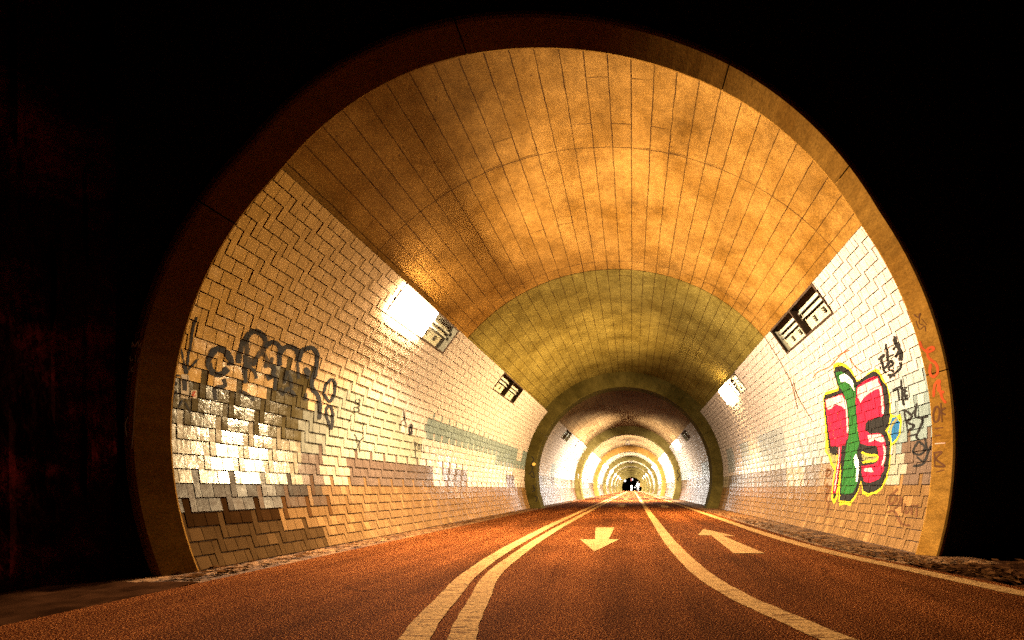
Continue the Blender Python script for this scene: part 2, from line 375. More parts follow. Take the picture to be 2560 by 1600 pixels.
GH, GV = 0.0042, 0.0028
def tile_rects(side, k, Y0, Y1, lamps):
    out = []
    per = 6 * WW
    n0 = int(Y0 / per) - 8; n1 = int(Y1 / per) + 2
    def emit(s0, s1, r0, r1):
        if r1 > ROWS: r1 = ROWS
        if r0 >= r1: return
        if k == 0:
            ys = y_start(side, (r0 + r1) * HH / 2) 
        else: ys = Y0
        s0 = max(s0, ys); s1 = min(s1, Y1)
        if s1 - s0 < 0.012: return
        if r1 > ROWS - 4:
            for a, b in lamps:
                if s1 > a and s0 < b:
                    if r0 < ROWS - 4: r1 = ROWS - 4; continue
                    if s0 < a and a - s0 > 0.012: s1 = a
                    elif s1 > b and s1 - b > 0.012: s0 = b
                    else: return
        out.append((s0, s1, r0, r1))
    for r in range(-1, ROWS):
        for n in range(n0, n1):
            o = n * per + r * WW * 1.0
            if o > Y1 + 1 or o + per < Y0 - 1.5: continue
            emit(o + WW, o + 2*WW, max(r, 0), r + 2)      # upright tile, two rows high
            if r >= 0:
                emit(o + 2*WW, o + 4*WW, r, r + 1); emit(o + 4*WW, o + 6*WW, r, r + 1)
    return out
def tiled_wall(side, k, Y0, Y1, seed):
    rnd = random.Random(seed)
    lamps = lamp_spots(k)
    rects = tile_rects(side, k, Y0, Y1, lamps)
    V = []; Fc = []; col = []; mi = []; cc_a = [0.0]
    def quad(a, b, c, d, cc, m):
        n = len(V); V.extend((a, b, c, d)); Fc.append((n, n+1, n+2, n+3) if side > 0 else (n+3, n+2, n+1, n)); col.extend([cc + (cc_a[0],)] * 4); mi.append(m)
    for s0, s1, r0, r1 in rects:
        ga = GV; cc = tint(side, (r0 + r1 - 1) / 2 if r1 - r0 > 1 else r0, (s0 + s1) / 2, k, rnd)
        a0, a1 = s0 + ga, s1 - ga
        cc_a[0] = ((0.26 if side < 0 and k == 0 and s0 < 6 else 0.16) * (1 if r0 < 4 else 0.62) if r0 < 6 else 0.05 if r0 < 9 else 0.0) + rnd.random() * 0.05
        if a1 - a0 < 0.004: continue
        ts = [r0*HH + GH] + [r*HH for r in range(r0+1, r1)] + [r1*HH - GH]
        e = [(rnd.random() - 0.5) * 0.0011 for _ in range(3)]
        fr = lambda u, w: RT + TILT*(w - 0.5) + e[0] + e[1]*(u - 0.5) + e[2]*(w - 0.5)
        P0 = []; P1 = []
        for i, t in enumerate(ts):
            w = i / (len(ts) - 1)
            P0.append(cyl(side, t, a0, fr(0, w))); P1.append(cyl(side, t, a1, fr(1, w)))
        B0 = [cyl(side, t, a0, RT + 0.018) for t in ts]; B1 = [cyl(side, t, a1, RT + 0.018) for t in ts]
        for i in range(len(ts) - 1):
            quad(P0[i], P0[i+1], P1[i+1], P1[i], cc, 0)
            quad(B0[i], B0[i+1], P0[i+1], P0[i], cc, 0); quad(P1[i], P1[i+1], B1[i+1], B1[i], cc, 0)
        quad(B0[0], P0[0], P1[0], B1[0], cc, 0); quad(P0[-1], B0[-1], B1[-1], P1[-1], cc, 0)
    # mortar bed behind the tiles, open where a lamp box is let in
    nt = 30
    brk = sorted(set([Y0, Y1] + [q for ab in lamps for q in ab] + [Y0 + (Y1 - Y0) * i / 8 for i in range(1, 8)]))
    brk = [q for q in brk if Y0 <= q <= Y1]
    for i in range(ROWS + 1):
        t0, t1 = (i - 0.5) * HH if i else -0.3, (i + 0.5) * HH
        t0 = i * HH if i > 0 else -0.3; t1 = (i + 1) * HH
        if i == ROWS: continue
        for a, b in zip(brk[:-1], brk[1:]):
            mid = (a + b) / 2
            if i >= ROWS - 4 and any(p < mid < q for p, q in lamps): continue
            ya0 = max(a, y_start(side, t0)) if k == 0 else a; ya1 = max(a, y_start(side, t1)) if k == 0 else a
            if min(ya0, ya1) >= b: continue
            quad(cyl(side, t0, ya0, RT + 0.016), cyl(side, t1, ya1, RT + 0.016), cyl(side, t1, b, RT + 0.016), cyl(side, t0, b, RT + 0.016), (0.05, 0.02, 0.01), 1)
    # ledge along the top of the tiling
    t = ROWS * HH
    ys = y_start(side, t) if k == 0 else Y0
    quad(cyl(side, t, ys, RT + 0.001), cyl(side, t + 0.001, ys, RV + 0.02), cyl(side, t + 0.001, Y1, RV + 0.02), cyl(side, t, Y1, RT + 0.001), (0.05, 0.02, 0.01), 1)
    me = pymesh('tiled_wall', V, Fc, False, mi)
    ca = me.color_attributes.new('tint', 'FLOAT_COLOR', 'CORNER')
    flat = []
    for p in me.polygons:
        for li, vi in zip(p.loop_indices, p.vertices): flat.extend(col[vi])
    ca.data.foreach_set('color', flat)
    return me, rects
def arc_sheet(name, r, th0, th1, Ya, Yb, nth, ny, flip=False):
    """curved sheet with an 'arc' UV in metres; Ya, Yb may be functions of x"""
    V = []; UV = []; Fc = []
    for i in range(nth + 1):
        th = th0 + (th1 - th0) * i / nth; x = AX + r * math.cos(th); z = AZ + r * math.sin(th)
        ya = Ya(x) if callable(Ya) else Ya; yb = Yb(x) if callable(Yb) else Yb
        for j in range(ny + 1):
            Y = ya + (yb - ya) * j / ny; V.append((x, Y, z)); UV.append((Y, th * r))
    for i in range(nth):
        for j in range(ny):
            a = i*(ny+1) + j; q = (a, a+1, a+ny+2, a+ny+1); Fc.append(q if not flip else q[::-1])
    me = pymesh(name, V, Fc, True)
    u = me.uv_layers.new(name='arc')
    for p in me.polygons:
        for li, vi in zip(p.loop_indices, p.vertices): u.data[li].uv = UV[vi]
    return me
shared = {}
rect0 = {}
for k in range(10):
    Y0 = 3.0 if k == 0 else RING[k-1] + RW; Y1 = RING[k]
    # vault
    if k == 0: me = arc_sheet('vault', RV, TH1, math.pi - TH1, lambda x: yt(x) - 0.012, 8.15, 72, 8)
    elif k in (1, 2): me = arc_sheet('vault', RV, TH1, math.pi - TH1, Y0, Y1, 72, 12)
    else:
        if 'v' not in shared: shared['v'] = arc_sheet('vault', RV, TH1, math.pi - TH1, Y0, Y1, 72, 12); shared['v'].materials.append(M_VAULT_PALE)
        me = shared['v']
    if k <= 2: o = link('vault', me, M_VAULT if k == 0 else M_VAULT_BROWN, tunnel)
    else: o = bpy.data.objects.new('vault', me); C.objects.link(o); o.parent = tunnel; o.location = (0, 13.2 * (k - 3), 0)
    if k == 0:
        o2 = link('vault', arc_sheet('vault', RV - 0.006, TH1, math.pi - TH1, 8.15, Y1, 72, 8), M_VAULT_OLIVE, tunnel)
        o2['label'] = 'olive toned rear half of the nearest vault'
        o['label'] = 'ochre board-marked concrete vault of the nearest bay, stained and pitted'
    for side in (-1, 1):
        if k <= 1:
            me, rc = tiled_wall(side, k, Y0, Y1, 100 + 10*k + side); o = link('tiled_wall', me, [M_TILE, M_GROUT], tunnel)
            if k == 0:
                rect0[side] = (rc, o)
                o['label'] = ('cream herringbone tiled wall with black loop lettering and olive painted-over patches' if side < 0 else
                              'cream herringbone tiled wall carrying the big red and green graffiti piece')
        else:
            if side not in shared:
                me, rc = tiled_wall(side, 2, RING[1] + RW, RING[2], 300 + side); me.materials.append(M_TILE); me.materials.append(M_GROUT); shared[side] = me
            o = bpy.data.objects.new('tiled_wall', shared[side]); C.objects.link(o); o.parent = tunnel; o.location = (0, 13.2 * (k - 2), 0)

def solid_ring(name, r0, r1, ya, yb, cuts, m, gap=0.010, prec=3.0):
    """arch ring of a few cast segments with open joints; UV in metres"""
    V = []; Fc = []; UV = []
    for a, b in zip(cuts[:-1], cuts[1:]):
        g = gap / r0 / 2
        th0, th1 = rad(a) + g, rad(b) - g; n = max(2, int((b - a) / prec)); base = len(V)
        for i in range(n + 1):
            th = th0 + (th1 - th0) * i / n; c, s = math.cos(th), math.sin(th)
            bev = 0.018
            prof = [(r0, ya + bev), (r0 + bev, ya), (r1, ya), (r1, yb), (r0 + bev, yb), (r0, yb - bev)]
            for q, (r, y) in enumerate(prof):
                x = AX + r * c
                yy = y + (0.164 * x if name == 'portal_ring' else 0)
                V.append((x, yy, AZ + r * s)); UV.append((q * 0.35 + y * 0.1, th * 3.0))
        for i in range(n):
            for q in range(6):
                a0 = base + i*6 + q; a1 = base + i*6 + (q+1) % 6; Fc.append((a0, a1, a1 + 6, a0 + 6))
        Fc.append(tuple(base + q for q in range(5, -1, -1))); Fc.append(tuple(base + n*6 + q for q in range(6)))
    me = pymesh(name, V, Fc)
    u = me.uv_layers.new(name='arc')
    for p in me.polygons:
        for li, vi in zip(p.loop_indices, p.vertices): u.data[li].uv = UV[vi]
    return link(name, me, m, tunnel)
rings = []
for k in range(10):
    cuts = [-22.5, 27, 153, 202.5] if k != 2 else [-22.5, 24, 90, 156, 202.5]
    if k == 9: cuts = [-22.5, 60, 120, 202.5]
    o = solid_ring('arch_ring', RI, 3.42, RING[k], RING[k] + RW, cuts, M_RING_OCHRE if k == 2 else M_RING_DARK if k == 0 else M_RING)
    rings.append(o)
    if k == 0: o['label'] = 'nearest thick arch ring inside the tunnel, its right leg in deep shade'
    if k == 2: o['label'] = 'ochre arch ring with an open joint at its crown'
def portal_ring():
    """the ring that ends the lining: a splayed face, a front and a back"""
    V = []; Fc = []; UV = []
    cuts = [-20.5, 12, 48, 71, 109, 150, 200.5]
    for a, b in zip(cuts[:-1], cuts[1:]):
        g = 0.10; n = max(2, int((b - a) / 2.0)); base = len(V)
        for i in range(n + 1):
            d = a + g + (b - a - 2*g) * i / n; th = rad(d); c, s_ = math.cos(th), math.sin(th)
            up = min(d, 180 - d); f = min(1, max(0, (up - 39.5) / 34)); f = math.sin(f * math.pi / 2); r = RT - 0.004 + (RV - RT) * f
            for q, (dr, dy) in enumerate(((0, 0.0), (0, -0.01), (SPL - 0.006, -SPL * SPD), (SPL + 0.012, -SPL * SPD - 0.010), (SPL + 0.04, -SPL * SPD - 0.010), (SPL + 0.04, 0.0))):
                x = AX + (r + dr) * c
                V.append((x, yt(x) + dy, AZ + (r + dr) * s_)); UV.append((q * 0.12, th * 3.2))
        for i in range(n):
            for q in range(6):
                a0 = base + i*6 + q; a1 = base + i*6 + (q+1) % 6; Fc.append((a0, a1, a1 + 6, a0 + 6))
        Fc.append(tuple(base + q for q in range(5, -1, -1))); Fc.append(tuple(base + n*6 + q for q in range(6)))
    me = pymesh('portal_ring', V, Fc); u = me.uv_layers.new(name='arc')
    for p in me.polygons:
        for li, vi in zip(p.loop_indices, p.vertices): u.data[li].uv = UV[vi]
    return link('portal_ring', me, M_PORTAL, tunnel)
portal = portal_ring()
portal['label'] = 'splayed concrete ring of the near portal, orange on the right and nearly black on the left'

# headwall over the portal and the rough wing wall on its left
def headwall():
    V = []; Fc = []
    n = 60; rr = [0, 4.6, 6.0, 9.0]; m = len(rr)
    for i in range(n + 1):
        th = rad(-20 + 220 * i / n); c, s_ = math.cos(th), math.sin(th)
        dg_ = -20 + 220 * i / n; f = min(1, max(0, (min(dg_, 180 - dg_) - 39.5) / 34)); rr[0] = RT + (RV - RT) * math.sin(f * math.pi / 2) + SPL + 0.01
        for back in (0, 1):
            for j, r in enumerate(rr):
                x = AX + r * c; z = AZ + r * s_
                d = 0.0 if j == 0 else R_.uniform(-0.06, 0.06)
                V.append((x, yt(x) - SPL * SPD + 0.03 + (d * 0.3 if not back else 0.10), max(z, -0.4)))
    for i in range(n):
        a = i*2*m; b = a + 2*m
        for j in range(m - 1):
            Fc.append((a+j, a+j+1, b+j+1, b+j)); Fc.append((a+m+j, b+m+j, b+m+j+1, a+m+j+1))
        Fc.append((a, b, b+m, a+m)); Fc.append((a+m-1, a+2*m-1, b+2*m-1, b+m-1))
    return link('headwall', pymesh('headwall', V, Fc), simple('shaded_dark_stone', (0.008, 0.003, 0.002), 0.95, noise=0.5, scale=3))  # near-black stone, the unlit shade over the portal put into its colour
hw = headwall(); tag(hw, 'dark stone headwall rising over the tunnel portal', 'wall')
def wing():
    bm = bmesh.new()
    nu, nv = 90, 70
    path = [(-3.60, 3.36), (-3.78, 2.95), (-4.15, 2.2), (-4.9, 0.9), (-6.0, -0.6)]
    import mathutils
    g = []
    for i in range(nu + 1):
        u = i / nu * (len(path) - 1); a = min(int(u), len(path) - 2); f = u - a
        x = path[a][0]*(1-f) + path[a+1][0]*f; y = path[a][1]*(1-f) + path[a+1][1]*f
        row = []
        for j in range(nv + 1):
            z = -0.2 + 8.5 * j / nv
            p = Vector((x, y, z)); q = p * 1.4
            nn = mathutils.noise.fractal(q, 0.8, 2.1, 6) * 0.05 + (mathutils.noise.cell(Vector((u * 3.0, z * 1.8, 0))) - 0.5) * 0.02
            row.append(bm.verts.new((x + nn * 0.85 - 0.02, y - nn * 0.5, z)))
        g.append(row)
    for i in range(nu):
        for j in range(nv): bm.faces.new((g[i][j], g[i+1][j], g[i+1][j+1], g[i][j+1]))
    me = bpy.data.meshes.new('wing_wall'); bm.to_mesh(me); bm.free()
    return link('wing_wall', me, M_STONE)
ww = wing(); tag(ww, 'rough dark stone wing wall with faint graffiti left of the portal', 'wall')
sm = ww.modifiers.new('thick', 'SOLIDIFY'); sm.thickness = 0.3; sm.offset = 1

# ------------------------------------------------------------------ ground
def sheet(name, pts, z, m, kind='structure'):
    o = link(name, pymesh(name, [(x, y, z) for x, y in pts], [tuple(range(len(pts)))]), m)
    return tag(o, kind=kind)
sheet('ground', [(-400, -60), (400, -60), (400, 900), (-400, 900)], -0.03, M_SOIL)
EDGE = [(-30, 9.0), (0.0, 6.0), (1.6, 3.78), (2.3, 2.90), (2.75, 2.52), (3.1, 2.42), (3.8, 2.27), (4.68, 2.10), (5.4, 2.02), (320, 2.02)]
def road_edge(y):
    for (a, p), (b, q) in zip(EDGE[:-1], EDGE[1:]):
        if a <= y <= b: return p + (q - p) * (y - a) / (b - a)
    return 2.02
sheet('road', [(-2.86, -30)] + [(x, y) for y, x in EDGE] + [(-2.86, 320)], 0.0, M_ROAD)
def grid_sheet(name, x0f, x1f, y0, y1, ny, nx, amp, m):
    import mathutils
    V = []; Fc = []
    for j in range(ny + 1):
        Y = y0 + (y1 - y0) * j / ny
        for i in range(nx + 1):
            x = x0f(Y) + (x1f(Y) - x0f(Y)) * i / nx
            z = -0.006 + mathutils.noise.noise(Vector((x * 9, Y * 9, 0))) * amp
            V.append((x, Y, z))
    for j in range(ny):
        for i in range(nx):
            a = j*(nx+1) + i; Fc.append((a, a+1, a+nx+2, a+nx+1))
    return tag(link(name, pymesh(name, V, Fc, True), m), kind='structure')
grid_sheet('gutter', lambda y: -3.60, lambda y: -2.858, 3.2, 18, 500, 16, 0.004, M_COBBLE)
grid_sheet('gutter', lambda y: road_edge(y) - 0.002, lambda y: 3.1, 4.0, 18, 480, 20, 0.004, M_COBBLE)
grid_sheet('gutter', lambda y: -3.60, lambda y: -2.858, 18, 140, 400, 4, 0.006, M_COBBLE)
grid_sheet('gutter', lambda y: road_edge(y) - 0.002, lambda y: 3.1, 18, 140, 400, 4, 0.006, M_COBBLE)
grid_sheet('verge', lambda y: road_edge(y) - 0.002, lambda y: 9.5, 0.2, 4.0, 90, 80, 0.03, M_SOIL)
grid_sheet('verge', lambda y: -9.0, lambda y: -2.858, -4, 3.2, 90, 80, 0.03, M_SOIL)

# ------------------------------------------------------------------ road markings
def catmull(p, n=8):
    out = []
    for i in range(len(p) - 1):
        a, b, c, d = p[max(i-1, 0)], p[i], p[i+1], p[min(i+2, len(p)-1)]
        for j in range(n):
            t = j / n
            out.append(tuple(0.5*((2*b[q]) + (-a[q]+c[q])*t + (2*a[q]-5*b[q]+4*c[q]-d[q])*t*t + (-a[q]+3*b[q]-3*c[q]+d[q])*t**3) for q in range(2)))
    out.append(tuple(p[-1])); return out
FAR = lambda x: [(x, y) for y in (13, 18, 25, 36, 52, 76, 110, 160)]
def line(name, pts, w, label):
    P = catmull(pts, 8); V = []; Fc = []
    for i, (x, y) in enumerate(P):
        a = P[max(i-1, 0)]; b = P[min(i+1, len(P)-1)]; dx, dy = b[0]-a[0], b[1]-a[1]; l = math.hypot(dx, dy); nx, ny = dy/l, -dx/l
        jl = R_.uniform(-0.004, 0.004) if y < 12 else 0
        V += [(x - nx*(w/2 + jl), y - ny*w/2, 0.004), (x + nx*(w/2 - jl), y + ny*w/2, 0.004)]
    for i in range(len(P) - 1): a = 2*i; Fc.append((a, a+1, a+3, a+2))
    return tag(link(name, pymesh(name, V, Fc), M_LINE), label, 'road marking', 'painted lane lines on the tunnel road')
line('lane_line', [(-0.30, 0.2), (-0.55, 1.0), (-0.895, 1.97), (-1.057, 2.77), (-1.20, 3.65), (-1.30, 5.1), (-1.37, 7.4), (-1.40, 9.6)] + FAR(-1.42) + [], 0.125, 'left one of the paired white lines curving across the road')
line('lane_line', [(-0.08, 0.2), (-0.36, 1.0), (-0.70, 1.97), (-0.84, 2.6), (-1.01, 3.5), (-1.10, 4.8), (-1.17, 7.0), (-1.19, 9.6)] + FAR(-1.20) + [], 0.115, 'right one of the paired white lines curving across the road')
line('lane_line', [(1.6, 0.2), (1.20, 1.1), (0.84, 1.97), (0.755, 2.24), (0.60, 2.8), (0.49, 3.7), (0.43, 5.8), (0.425, 8.5)] + FAR(0.42) + [], 0.14, 'single white line between the two arrow lanes')
line('lane_line', [(3.6, 1.6), (2.7, 2.3), (2.34, 2.75), (2.245, 3.1), (2.10, 3.8), (1.93, 4.68), (1.82, 6.2), (1.80, 8.8)] + FAR(1.80) + [], 0.155, 'white edge line along the right gutter')
def arrow(polys, label, dy=0):
    V = []; Fc = []
    for p in polys:
        q = []
        for x, y in p:
            v = (x, y + dy, 0.0045)
            if v not in V: V.append(v)
            q.append(V.index(v))
        Fc.append(tuple(q))
    return tag(link('lane_arrow', pymesh('lane_arrow', V, Fc), M_LINE), label, 'road arrow', 'white arrows painted in the cycle lanes')
A1 = [[(-0.459, 5.86), (-0.293, 5.86), (-0.294, 7.67), (-0.597, 7.67)], [(-0.378, 4.72), (-0.167, 5.86), (-0.293, 5.86), (-0.459, 5.86), (-0.644, 5.86)]]
A2 = [[(0.964, 4.59), (1.26, 4.59), (1.18, 6.30), (1.035, 6.34)], [(0.864, 6.38), (1.035, 6.34), (1.18, 6.30), (1.337, 6.25), (1.09, 7.39)]]
ords = ['first', 'second', 'third', 'fourth', 'fifth', 'sixth', 'seventh', 'eighth', 'ninth', 'tenth']
for i, dy in enumerate((0, 11.4, 22.8, 36)):
    arrow(A1, 'white arrow pointing towards the camera, ' + ('nearest of its lane' if i == 0 else ords[i] + ' along its lane'), dy)
    arrow(A2, 'white arrow pointing away into the tunnel, ' + ('nearest of its lane' if i == 0 else ords[i] + ' along its lane'), dy)

# ------------------------------------------------------------------ lamps let into the walls
def make_lamp(side, Ya, Yb, lit, m_lit, label):
    """lit: set of the halves that burn, 'near' / 'far'"""
    tc = (ROWS - 2) * HH; th = TH0 + tc / RT
    c = Vector(cyl(side, tc, (Ya + Yb) / 2))
    n = Vector((-side * math.cos(th), 0, -math.sin(th))); up = Vector((-side * math.sin(th), 0, math.cos(th)))
    xa = Vector((0, 1, 0))
    root = empty('wall_lamp'); 
    M = Matrix((( xa.x, up.x, n.x, c.x), (xa.y, up.y, n.y, c.y), (xa.z, up.z, n.z, c.z), (0, 0, 0, 1)))
    root.matrix_world = M
    tag(root, label, 'wall lamp', 'lamps let into the tunnel walls')
    Ln = (Yb - Ya) / 2 - 0.004; H = LAMP_H / 2 - 0.004; D = 0.105
    hb = MB()
    hb.box((-Ln, -H, -D), (Ln, H, -D + 0.012))
    hb.box((-Ln, -H, -D + 0.012), (-Ln + 0.010, H, 0.0)); hb.box((Ln - 0.010, -H, -D + 0.012), (Ln, H, 0.0))
    hb.box((-Ln + 0.010, -H, -D + 0.012), (Ln - 0.010, -H + 0.010, 0.0)); hb.box((-Ln + 0.010, H - 0.010, -D + 0.012), (Ln - 0.010, H, 0.0))
    hb.build('lamp_box', M_HOUSE, root)
    fb = MB(); w = 0.024
    fb.box((-Ln, -H, 0.001), (Ln, -H + w, 0.014)); fb.box((-Ln, H - w, 0.001), (Ln, H, 0.014))
    fb.box((-Ln, -H + w, 0.001), (-Ln + w, H - w, 0.014)); fb.box((Ln - w, -H + w, 0.001), (Ln, H - w, 0.014))
    fb.build('frame', M_FRAME, root)
    MB().box((-0.014, -H + w, -D + 0.013), (0.014, H - w, 0.012)).build('divider', M_FRAME, root)
    for half, s in (('near', -1), ('far', 1)):
        x0, x1 = (-Ln + w, -0.016) if s < 0 else (0.016, Ln - w)
        if half in lit:
            MB().box((x0, -H + w, -0.030), (x1, H - w, 0.062)).build('lit_panel', m_lit[0], root)
            ld = bpy.data.lights.new('lamp_light', 'AREA'); ld.shape = 'RECTANGLE'; ld.size = x1 - x0; ld.size_y = 2*H - 2*w
            ld.color = m_lit[1]; ld.energy = m_lit[2]; ld.spread = rad(m_lit[3])
            lo = bpy.data.objects.new('lamp_light', ld); C.objects.link(lo); lo.parent = root
            lo.location = ((x0 + x1) / 2, 0, 0.066); lo.rotation_euler = (rad(180), 0, 0)
        else:
            for q in (0.085, 0.005):
                t = MB(); t.tube((x0 + 0.03, q, -0.065), (x1 - 0.03, q, -0.065), 0.017, n=12); t.build('tube', M_TUBE, root, True)
                for xx in (x0 + 0.015, x1 - 0.04): MB().box((xx, q - 0.022, -D + 0.013), (xx + 0.025, q + 0.022, -0.045)).build('socket', M_CLIP, root)
            for i in range(2):
                b = MB()
                xc = x0 + (x1 - x0) * (0.33 + 0.36 * i); yy = -0.10
                b.box((xc - 0.035, yy - 0.035, -D + 0.013), (xc - 0.022, yy + 0.035, -0.075))
                for d in (-0.030, 0.0, 0.030): b.box((xc - 0.022, yy + d - 0.007, -D + 0.013), (xc + 0.035, yy + d + 0.007, -0.078))
                b.build('bracket', M_CLIP, root)
            MB().add([(x0, -H + w, -0.005), (x1, -H + w, -0.005), (x1, H - w, -0.005), (x0, H - w, -0.005)], [(0, 1, 2, 3)]).build('pane', M_GLASS, root)
    return root
side_name = {-1: 'left', 1: 'right'}
for k in range(10):
    sp = lamp_spots(k)
    for i, (a, b) in enumerate(sp):
        for side in (-1, 1):
            if k == 0:
                lit = {(-1, 0): {'near'}, (1, 1): {'far'}}.get((side, i), set()); m = LIT_WARM if side < 0 else LIT_MID
                label = {(-1, 0): 'half lit wall lamp high on the left tiles, the big glaring one nearest the portal',
                         (-1, 1): 'small unlit wall lamp on the left tiles just before the first arch ring',
                         (1, 0): 'large unlit glazed wall lamp above the red and green graffiti',
                         (1, 1): 'half lit wall lamp on the right tiles just before the first arch ring'}[(side, i)]
            elif k == 1:
                lit = set() if i == 0 else {'far'} if side < 0 else {'near', 'far'}; m = LIT_PALE
                label = ('unlit' if i == 0 else 'lit') + ' wall lamp on the %s tiles between the first and second arch rings' % side_name[side]
            else:
                lit = {'near', 'far'}; m = LIT_COOL
                label = 'lit %s wall lamp, %s of two between %s and %s arch rings' % (side_name[side], ('nearer', 'farther')[i], ords[k-1], ords[k] if k < 10 else 'last')
            make_lamp(side, a, b, lit, m, label)

# ------------------------------------------------------------------ graffiti: paint films that lie on the tile faces only
def clip_rect(poly, x0, x1, y0, y1):
    for ax, val, sg in ((0, x0, 1), (0, x1, -1), (1, y0, 1), (1, y1, -1)):
        out = []
        for i in range(len(poly)):
            a, b = poly[i-1], poly[i]; da, db = (a[ax]-val)*sg, (b[ax]-val)*sg
            if (da >= 0) != (db >= 0):
                t = da / (da - db); out.append((a[0]+(b[0]-a[0])*t, a[1]+(b[1]-a[1])*t))
            if db >= 0: out.append(b)
        poly = out
        if len(poly) < 3: return []
    return poly
rowmap = {}
for side in (-1, 1):
    d = {}
    for idx, (s0, s1, r0, r1) in enumerate(rect0[side][0]):
        for r in range(r0, r1): d.setdefault(r, []).append((s0, s1, r0, r1, idx))
    rowmap[side] = d
class Paint:
    def __init__(s, side, tiles=True, r=RT): s.side = side; s.tiles = tiles; s.r = r; s.v = []; s.f = []; s.m = []; s.mats = []
    def mi(s, m):
        if m not in s.mats: s.mats.append(m)
        return s.mats.index(m)
    def _emit(s, poly, lift, m, rr=None):
        """poly in (Y, t)"""
        n = len(s.v)
        for Y, t in poly: s.v.append(cyl(s.side, t, Y, (RT if rr is None else tile_r(t, *rr)) - lift))
        q = tuple(range(n, n + len(poly)))
        a, b, c = (Vector(s.v[q[i]]) for i in range(3))
        nn = (b - a).cross(c - a); ctr = Vector((AX - a.x, 0, AZ - a.z))
        s.f.append(q if nn.dot(ctr) > 0 else q[::-1]); s.m.append(m)
    def poly_wall(s, poly, lift, m):
        if not s.tiles: return s._emit(poly, lift, m)
        ts = [p[1] for p in poly]; ys = [p[0] for p in poly]; seen = set()
        for r in range(max(0, int(min(ts)/HH)), min(ROWS, int(max(ts)/HH) + 1)):
            for s0, s1, r0, r1, idx in rowmap[s.side].get(r, ()):
                if s1 < min(ys) or s0 > max(ys): continue
                g = clip_rect(poly, s0 + GV, s1 - GV, max(r0*HH + GH, r*HH), min(r1*HH - GH, (r+1)*HH))
                if len(g) >= 3: s._emit(g, lift, m, (r0, r1))
    def stroke(s, pts, w, m, tf, lift=0.0034, smooth=True):
        m = s.mi(m); P = [tf(p) for p in pts]; w = w / tf.scale
        if smooth and len(P) > 2: P = catmull(P, 5)
        E = []
        for i, p in enumerate(P):
            a = P[max(i-1, 0)]; b = P[min(i+1, len(P)-1)]; dx, dy = b[0]-a[0], b[1]-a[1]; l = math.hypot(dx, dy) or 1
            ww = w * 1.3 * (0.85 + 0.3 * R_.random()) * (0.7 if i in (0, len(P)-1) else 1)
            E.append(((p[0] - dy/l*ww/2, p[1] + dx/l*ww/2), (p[0] + dy/l*ww/2, p[1] - dx/l*ww/2)))
        for (a, b), (c, d) in zip(E[:-1], E[1:]):
            if not s.tiles:
                n = len(s.v); s.v += [px_splay(s.side, *z) for z in (a, b, d, c)]; s.f.append((n, n+1, n+2, n+3) if s.side < 0 else (n+3, n+2, n+1, n)); s.m.append(m); continue
            q = [px_wall(s.side, *z, r=s.r) for z in (a, b, d, c)]
            s.poly_wall(q, lift + R_.random()*0.0002, m)
    def fill(s, pts, m, tf, lift):
        m = s.mi(m); P = []
        for i in range(len(pts)):     # densify so that edges follow the curve
            a, b = pts[i], pts[(i+1) % len(pts)]; n = max(1, int(math.hypot(b[0]-a[0], b[1]-a[1]) / 22))
            for j in range(n):
                jx = R_.uniform(-1.8, 1.8) if j else 0
                P.append((a[0]+(b[0]-a[0])*j/n + jx, a[1]+(b[1]-a[1])*j/n + jx))
        Q = [px_wall(s.side, *tf(p), r=s.r) for p in P]
        tri = tessellate_polygon([[Vector((a, b, 0)) for a, b in Q]])
        for t in tri: s.poly_wall([Q[i] for i in t], lift, m)
    def build(s, name, parent, label):
        o = link(name, pymesh(name, s.v, s.f, False, s.m), s.mats, parent); o['label'] = label; return o
def TF(x0, y0, sc):
    f = lambda p: (x0 + p[0] / sc, y0 + p[1] / sc)
    f.scale = sc; return f
Z2 = TF(300, 780, 3.36); Z5 = TF(850, 950, 4.32); Z1R = TF(1750, 650, 3.6877); Z2R = TF(1950, 850, 3.36)
wallL, wallR = rect0[-1][1], rect0[1][1]
g = Paint(-1)
for p, w in [([(905,470),(840,525),(770,500),(745,420),(775,340),(830,310),(890,340),(925,400),(930,450)], 40),
             ([(1060,230),(1075,190),(1130,160),(1190,190),(1220,240),(1210,300),(1150,380),(1110,450)], 34),
             ([(1085,190),(1030,260),(1000,360),(990,430)], 34), ([(1060,230),(1065,330),(1050,480),(1050,600)], 34),
             ([(1220,300),(1245,270),(1290,255),(1335,290),(1340,370),(1335,450)], 30),
             ([(1340,350),(1370,310),(1420,290),(1470,310),(1500,360),(1490,420)], 34),
             ([(1510,380),(1540,320),(1600,300),(1645,330),(1655,400),(1640,500),(1610,590),(1620,650),(1660,700),(1680,790),(1670,900)], 28)]:
    g.stroke(p, w, P_FADED if w > 30 else P_BLACK, Z2)
for p in [[(1150,160),(1200,190),(1225,245)], [(1440,290),(1490,330),(1500,420)], [(1620,310),(1655,360),(1650,440)], [(745,420),(775,335),(840,308)]]:
    g.stroke(p, 26, P_BLACK, Z2, 0.0040)
for p in [[(1200,340),(1230,400),(1220,470)], [(1280,380),(1260,450),(1300,470),(1270,560)], [(1380,600),(1400,500),(1430,560),(1440,640)], [(1490,420),(1500,560)],
          [(1560,540),(1560,480),(1585,500),(1575,560)], [(1340,640),(1370,690),(1410,640),(1470,710)], [(1240,520),(1250,560),(1300,540),(1300,660)],
          [(1100,380),(1090,460),(1130,500),(1140,560)], [(870,560),(880,620),(800,640),(800,740)], [(1000,660),(1060,690),(1130,740)], [(1560,680),(1555,740)]]:
    g.stroke(p, 24, P_FADED, Z2)
